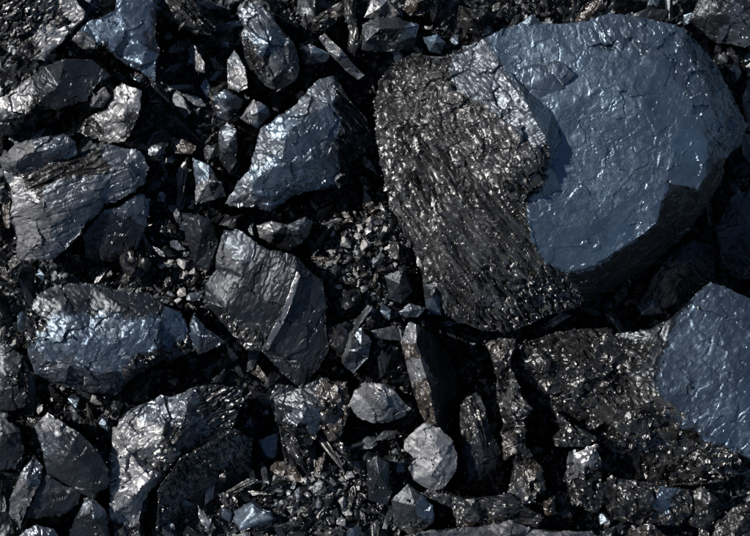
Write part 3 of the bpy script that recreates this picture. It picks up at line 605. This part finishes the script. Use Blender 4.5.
rock('coal_lump', 'black lump in the shade just right of the bottom of the boulder', '640,300,-30 664,262,-24 690,240,-20 716,246,-22 716,276,-28 690,294,-32 660,312,-36', -26, '690,262,-16', 'D', base=-16)
rock('coal_lump', 'dark lump half hidden in shade at the right edge below the boulder', '716,226,6 732,196,14 770,180,18 775,270,0 740,280,-6 722,262,-2', 10, '745,220,20', 'D', base=-10)
rock('coal_lump', 'dull dark grey lump in the top right corner', '690,20,40 700,-10,50 740,-16,54 775,-4,52 770,36,44 745,48,38 712,40,38', 46, '730,12,60 752,22,56', '715,10,D 740,20,G 755,10,D', base=0)
small('coal_chip', 'pale grey chip at the right edge beside the rim of the boulder', '728,70,36 736,64,40 742,72,38 738,82,32 730,80,32', 38, '735,73,44', 'G', base=10, category='coal chip')
small('coal_chip', 'bright chip at the right edge just below the top right corner lump', '744,66,34 752,60,38 760,70,36 756,78,32 746,76,32', 36, '751,69,42', 'W', base=10, category='coal chip')
small('coal_lump', 'black chunk in the gravel beside the lower left flank of the boulder', '386,276,40 404,267,46 412,292,40 401,304,34 389,299,34', 42, '399,284,50', 'D', base=4)
small('coal_lump', 'upright black glossy block under the lower left edge of the boulder', '423,285,32 437,281,36 441,315,28 427,314,26', 32, '432,296,40', '430,290,D 435,305,B', base=-4)
small('coal_chip', 'grey diamond shaped chip above the pale brown splinter', '397,312,50 409,303,54 426,308,54 419,317,48 405,318,48', 52, '411,310,58', 'G', base=34, category='coal chip')

# ------------------------------------------------------------------ ground and loose chips
CELL = 2.0
GX, GY = 560, 460          # 2 mm cells, reaching well outside the frame
OX, OY = -0.56, -0.46
hmap = np.full((GX, GY), -0.05)
for V in ALLV:
    ix = np.clip(((V[:, 0] - OX) / 0.002).astype(int), 0, GX - 1); iy = np.clip(((V[:, 1] - OY) / 0.002).astype(int), 0, GY - 1)
    np.maximum.at(hmap, (ix, iy), V[:, 2])
def rock_top(x, y):
    return hmap[min(max(int((x - OX) / 0.002), 0), GX - 1), min(max(int((y - OY) / 0.002), 0), GY - 1)]

# beds of gravel (pixel x, y, radius, level above the floor in mm, share of pale pieces)
BEDS = [(352, 250, 42, 26, .45), (365, 300, 40, 26, .4), (385, 232, 30, 26, .4), (345, 215, 26, 16, .2), (390, 350, 34, 18, .3), (335, 490, 46, 14, .3), (305, 525, 40, 10, .3), (360, 520, 34, 12, .35),
        (500, 12, 60, 42, .3), (560, 8, 60, 44, .35), (420, 30, 40, 34, .3), (330, 20, 50, 22, .2), (640, 4, 50, 36, .2), (295, 20, 30, 20, .2), (170, 60, 40, 24, .2), (205, 110, 40, 14, .2),
        (170, 230, 40, 10, .25), (190, 285, 36, 12, .35), (150, 280, 36, 12, .3), (180, 180, 40, 8, .12), (60, 402, 50, 2, .15), (225, 525, 50, -4, .2), (20, 290, 40, -4, .08), (140, 140, 36, 14, .15),
        (745, 90, 30, 16, .25), (690, 500, 60, -4, .25), (560, 500, 30, -12, .1), (480, 340, 40, -14, .05), (410, 465, 30, 6, .2), (690, 240, 60, -38, .02), (240, 390, 40, 0, .15), (30, 345, 30, -6, .1), (90, 410, 40, 2, .2), (460, 495, 40, 0, .15),
        (470, 365, 34, -52, .02), (556, 470, 26, -48, .02), (262, 440, 26, -44, .05), (8, 235, 24, -46, .02), (352, 200, 18, -34, .05), (640, 300, 50, -52, .02)]
def bed(px, py):
    s = w = 0.0
    for x, y, r, l, p in BEDS:
        g = np.exp(-((px - x) ** 2 + (py - y) ** 2) / (r * r)); s = s + g * l; w = w + g
    return (s + 0.16 * -24) / (w + 0.16)

gx, gy = np.meshgrid(np.linspace(-0.56, 0.56, 449), np.linspace(-0.46, 0.46, 369), indexing='ij')
gpx, gpy = gx.ravel() * 1000 + 375, 268 - gy.ravel() * 1000
gz = bed(gpx, gpy)
gp = np.stack([gpx, gpy, np.zeros(len(gpx))], 1)
gw = gp + 3 * np.stack([vnoise(gp / 11, 907), vnoise(gp / 11 + 9, 908), 0 * gz], 1)
gz = gz - 10 + 3.5 * fbm(gp / 26, 900, 3) + 7 * chips(gw / 19, 903) + 3.5 * chips(gw / 8, 904)
GV = np.stack([gx.ravel(), gy.ravel(), gz / 1000], 1)
i0 = (np.arange(448)[:, None] * 369 + np.arange(368)[None, :]).ravel()
GT = np.concatenate([np.stack([i0, i0 + 369, i0 + 370], 1), np.stack([i0, i0 + 370, i0 + 1], 1)])
gm = to_mesh('ground', GV, GT, np.full(len(GT), MKEYS.index('D')))
ground = bpy.data.objects.new('ground', gm); COL.objects.link(ground); ground['kind'] = 'structure'
# the yard beyond the heap
bm = bmesh.new()
bmesh.ops.create_grid(bm, x_segments=2, y_segments=2, size=30)
for v in bm.verts: v.co.z = -0.13
ym = bpy.data.meshes.new('yard'); bm.to_mesh(ym); bm.free(); ym.materials.append(MATS['D'])
yard = bpy.data.objects.new('yard', ym); COL.objects.link(yard); yard['kind'] = 'structure'

def hull(seed, n=11, shape=(1, 0.8, 0.6)):
    r = random.Random(seed)
    bm = bmesh.new()
    for _ in range(n):
        v = Vector((r.gauss(0, 1), r.gauss(0, 1), r.gauss(0, 1))).normalized() * r.uniform(0.85, 1.1)
        bm.verts.new((v.x * shape[0], v.y * shape[1], v.z * shape[2]))
    g = bmesh.ops.convex_hull(bm, input=bm.verts)
    bmesh.ops.delete(bm, geom=[e for e in g['geom_interior'] if isinstance(e, bmesh.types.BMVert)], context='VERTS')
    bmesh.ops.recalc_face_normals(bm, faces=bm.faces)
    bm.verts.index_update()
    V = np.array([v.co[:] for v in bm.verts]); T = np.array([[v.index for v in f.verts] for f in bm.faces], np.int64)
    bm.free()
    return V, T

protos = []
for k in range(16):
    sh = [(1, .8, .55), (1.25, .7, .5), (1.5, .55, .45), (1, .9, .7)][k % 4]
    V, T = hull(100 + k, 10 + k % 4, sh)
    per = []
    st = 'DGCQDGNW'[k % 8]
    tag = np.full(len(T), MKEYS.index(st))
    V, T, tag = refine(V * 0.008, T, tag, 0.0017)
    V = weather(V, T, tag, 700 + k * 5, 0.30, warp=0.9)
    protos.append((to_mesh('coal_chip', V, T, tag), st))
byst = {}
for me, st in protos: byst.setdefault(st, []).append(me)

ZONES = [(372, 270, 'in the gravel strip left of the boulder'), (330, 500, 'in the fine gravel near the bottom edge'),
         (540, 12, 'in the gravel along the top edge above the boulder'), (330, 25, 'among the shards at the top edge'),
         (185, 100, 'in the dark gap right of the silvery wrinkled lump'), (170, 240, 'in the rubble right of the wide pale slab'),
         (60, 405, 'under the lower edge of the blue black lump'), (230, 525, 'in the shade right of the silver streaked lump'), (700, 240, 'in the shade below the blue rim of the boulder'),
         (740, 80, 'at the right edge beside the boulder rim'), (660, 515, 'at the bottom edge under the glittering block'), (470, 420, 'in the deep gap below the boulder'), (15, 270, 'in the black gap at the left edge')]
TONE = {'D': 'black', 'G': 'grey', 'C': 'glinting', 'W': 'silvery', 'N': 'brownish', 'Q': 'pale'}

LAND = [(375, 200, 'lower left flank of the boulder', 0), (610, 20, 'top rim of the boulder', 0), (730, 110, 'right rim of the boulder', 0), (520, 330, 'bottom edge of the boulder', 0), (690, 225, 'notched rim of the boulder', 0),
        (415, 60, 'left shoulder of the boulder', 0), (620, 400, 'glittering block', 0), (660, 480, 'lower edge of the glittering block', 0), (40, 35, 'striped corner slab', 0), (120, 40, 'flat blue grey slab', 0), (60, 85, 'slate-like slab', 0),
        (113, 115, 'silvery wrinkled lump', 0), (40, 153, 'flat oval grey lump', 0), (75, 205, 'wide pale grey slab', 0), (120, 235, 'shaded slab side', 0), (110, 335, 'blue black lump', 0), (155, 450, 'silver streaked lump', 0),
        (210, 480, 'steep shaded black flank', 0), (75, 455, 'rusty specked oval lump', 0), (25, 500, 'narrow ribbed corner lump', 0), (90, 520, 'grey pyramid lump', 0), (5, 440, 'rounded black mound', 0),
        (270, 45, 'tall grey lump', 0), (300, 145, 'faceted blue grey lump', 0), (185, 12, 'dark ribbed top lump', 0), (196, 58, 'bright white chip', 0), (237, 72, 'bright upright shard', 0), (255, 113, 'glossy cube shaped chip', 0),
        (342, 58, 'long thin pale shard', 0), (390, 33, 'bright edged dark slab', 0), (470, 20, 'dull brownish flat lump', 0), (268, 315, 'cracked black slab', 0), (203, 334, 'small blue triangular lump', 0),
        (285, 236, 'pale knobbly lump', 0), (202, 242, 'rhombus shaped black lump', 0), (205, 180, 'grey two toned lump', 0), (356, 350, 'rounded glinting grey lump', 0), (380, 403, 'flat scored grey lump', 0),
        (434, 458, 'pale kidney lump', 0), (425, 380, 'thin pale brown splinter', 0), (478, 440, 'black ribbed lump', 0), (515, 430, 'bronze coloured column', 0), (315, 415, 'brown black glinting lump', 0), (379, 483, 'upright dark ribbed lump', 0),
        (413, 512, 'glossy dark blue faceted lump', 0), (490, 510, 'tapered dark grey slab', 0), (585, 478, 'shiny wrinkled lump', 0), (705, 508, 'pale streaked rounded lump', 0), (735, 15, 'top right corner lump', 0), (400, 285, 'black chunk in the gravel', 0)]
NAMED = []
def describe(ob, px, py, words, noun, group):
    """words for a loose piece: what it looks like and which lump it lies beside"""
    q = min(LAND, key=lambda q: (q[0] - px) ** 2 + (q[1] - py) ** 2)
    dx, dy = px - q[0], py - q[1]
    side = ('right of' if dx > 0 else 'left of') if abs(dx) > 1.6 * abs(dy) else ('below' if dy > 0 else 'above') if abs(dy) > 1.6 * abs(dx) else \
        ('below and right of' if dx > 0 else 'below and left of') if dy > 0 else ('above and right of' if dx > 0 else 'above and left of')
    NAMED.append((ob, f'{words} {noun} {side} the {q[2]}', math.hypot(dx, dy)))
    ob['category'] = noun; ob['group'] = group; ob['kind'] = 'thing'
frags = {}; frag_long = {}
for k in range(15):
    sh = [(1.3, .8, .45), (1.7, .6, .45), (1.0, .9, .6), (1.5, .8, .3), (2.0, .5, .4)][k % 5]
    V, T = hull(500 + k, 8 + k % 3, sh)
    st = 'DGLDFSDCNDGHDWC'[k]
    tag = np.full(len(T), MKEYS.index(st))
    V, T, tag = refine(V * 0.014, T, tag, 0.0019)
    V = weather(V, T, tag, 800 + k * 5, 0.5, fibre=(1, 0.1, 0), warp=0.7)
    me = to_mesh('coal_fragment', V, T, tag); frags.setdefault(st, []).append(me); frag_long[me.name] = k % 5 in (1, 4)
FT = {'D': 'black', 'G': 'grey', 'L': 'slate blue', 'F': 'streaked', 'S': 'silvery', 'C': 'glinting', 'N': 'brownish', 'H': 'layered', 'W': 'pale'}
placed = []
rc = random.Random(33)
n_frag = tries = 0
while n_frag < 285 and tries < 60000:
    tries += 1
    px, py = rc.uniform(-10, 760), rc.uniform(-10, 546)
    if (620 < px < 720 and 210 < py < 300) or (440 < px < 500 and 335 < py < 400): continue       # the deep dark holes
    gravelly = sum(b[4] * math.exp(-((px - b[0]) ** 2 + (py - b[1]) ** 2) / (b[2] * b[2])) for b in BEDS if b[4] >= .3)
    if rc.random() < gravelly * 1.8: continue
    r = min(25, 7.5 + rc.expovariate(1 / 6.5))
    z = float(bed(px, py)) + rc.uniform(2, 12)
    x, y, _ = at(px, py, z)
    if max(rock_top(x + dx * r * .0004, y + dy * r * .0004) for dx in (-1, 0, 1) for dy in (-1, 0, 1)) * 1000 > z + 24: continue
    if any((x - q[0]) ** 2 + (y - q[1]) ** 2 < ((r + q[2]) * 0.0005) ** 2 for q in placed): continue
    placed.append((x, y, r))
    st = rc.choice('DDDDDGGLLFSCCNHWD')
    if st not in frags: st = 'D'
    ob = bpy.data.objects.new('coal_fragment', rc.choice(frags[st])); COL.objects.link(ob)
    ob.location = (x, y, z / 1000)
    ob.rotation_euler = (rc.uniform(-.6, .6), rc.uniform(-.6, .6), rc.uniform(0, 6.28))
    q = r / 15.0; ob.scale = (q * rc.uniform(.85, 1.2), q * rc.uniform(.8, 1.1), q)
    zn = min(ZONES, key=lambda q: (q[0] - px) ** 2 + (q[1] - py) ** 2)[2]
    describe(ob, px, py, ('large ' if r > 14 else 'small ' if r < 9 else '') + ('long ' if frag_long[ob.data.name] else 'angular ') + FT[st], 'coal fragment', f'{FT[st]} fragments {zn}')
    n_frag += 1
print('fragments', n_frag)
n_chip = 0
rc = random.Random(21)
tries = 0
while n_chip < 285 and tries < 30000:
    tries += 1
    b = rc.choice(BEDS)
    px = rc.gauss(b[0], b[2] * 0.62); py = rc.gauss(b[1], b[2] * 0.62)
    if not (-6 < px < 756 and -6 < py < 542): continue
    r = rc.choice((4.5, 5.5, 6.5, 7.5, 9, 11) if b[4] >= .4 else (4.2, 5, 5.5, 6, 7, 8.5) if b[4] > .22 else (5, 6, 7, 9, 11, 13))
    z = float(bed(px, py)) + r * 0.2
    x, y, _ = at(px, py, z)
    if max(rock_top(x + dx * r * .0008, y + dy * r * .0008) for dx in (-1, 0, 1) for dy in (-1, 0, 1)) * 1000 > z + 3: continue
    if any((x - q[0]) ** 2 + (y - q[1]) ** 2 < ((r + q[2]) * 0.00085) ** 2 for q in placed): continue
    placed.append((x, y, r))
    u = rc.random()
    st = ('Q' if u < b[4] * 0.7 else 'W' if u < b[4] * 1.1 else 'G' if u < b[4] * 1.5 else 'N' if u > 0.93 else 'C' if u > 0.66 else 'D')
    me = rc.choice(byst[st])
    ob = bpy.data.objects.new('coal_chip', me); COL.objects.link(ob)
    ob.location = (x, y, z / 1000)
    ob.rotation_euler = (rc.uniform(-.5, .5), rc.uniform(-.5, .5), rc.uniform(0, 6.28))
    s = r / 8.0; ob.scale = (s * rc.uniform(.85, 1.15), s * rc.uniform(.85, 1.15), s)
    zn = min(ZONES, key=lambda q: (q[0] - px) ** 2 + (q[1] - py) ** 2)[2]
    describe(ob, px, py, ('tiny ' if r < 5 else 'small ') + TONE[st], 'coal chip', f'{TONE[st]} chips {zn}')
    n_chip += 1

bylab = {}
for ob, lab, d in NAMED: bylab.setdefault(lab, []).append((d, ob))
for lab, l in bylab.items():
    l.sort(key=lambda q: q[0])
    for k, (d, ob) in enumerate(l):
        ob['label'] = lab if len(l) == 1 else (('nearer ', 'farther ')[k] + lab if len(l) == 2 else ('nearest ', 'middle ', 'farthest ')[k] + lab if len(l) == 3 else lab)
        if len(l) > 3: ob['group'] = l[0][1]['group']

# gravel too fine to count: one mesh of little broken pieces on the beds and, thinner, over the whole floor
GP = [hull(300 + k, 8, [(1, .8, .6), (1.3, .7, .5), (1.1, .9, .5)][k % 3]) for k in range(24)]
VV, TT, GG = [], [], []; off = 0
count = 0
rg = np.random.default_rng(5)
while count < 15000:
    if rg.random() < 0.72:
        b = BEDS[rg.integers(len(BEDS))]; px, py = rg.normal(b[0], b[2] * .8), rg.normal(b[1], b[2] * .8); pale = b[4]
    else:
        px, py = rg.uniform(-150, 900), rg.uniform(-150, 690); pale = 0.1
    r = float(np.clip(rg.lognormal(0.62, 0.62), 0.8, 6.5))
    z = float(bed(px, py)) - 5 + rg.uniform(0, 5)
    x, y, _ = at(px, py, z)
    count += 1
    t = rock_top(x, y) * 1000
    if t > z + 12:
        if count % 4 or t > 100: continue
        r *= 0.45; z = t + r * 0.2                        # a few grains lie on the lumps
        x, y, _ = at(px, py, z)
    V, T = GP[rg.integers(len(GP))]
    R = np.array(Euler(tuple(rg.uniform(0, 6.28, 3))).to_matrix())
    VV.append((V * r / 1000) @ R.T + np.array([x, y, z / 1000])); TT.append(T + off); off += len(V)
    u = rg.random()
    st = 'Q' if u < pale * .34 else 'W' if u < pale * .65 else 'G' if u < pale * 1.2 else 'N' if u > .95 else 'C' if u > .6 else 'D'
    GG.append(np.full(len(T), MKEYS.index(st)))
gme = to_mesh('gravel', np.concatenate(VV), np.concatenate(TT), np.concatenate(GG), smooth_shade=False)
gravel = bpy.data.objects.new('coal_gravel', gme); COL.objects.link(gravel)
gravel['kind'] = 'stuff'; gravel['label'] = 'fine broken coal gravel filling the gaps between the lumps'; gravel['category'] = 'gravel'
print('TRIS', sum(len(o.data.polygons) for o in S.objects if o.type == 'MESH'))
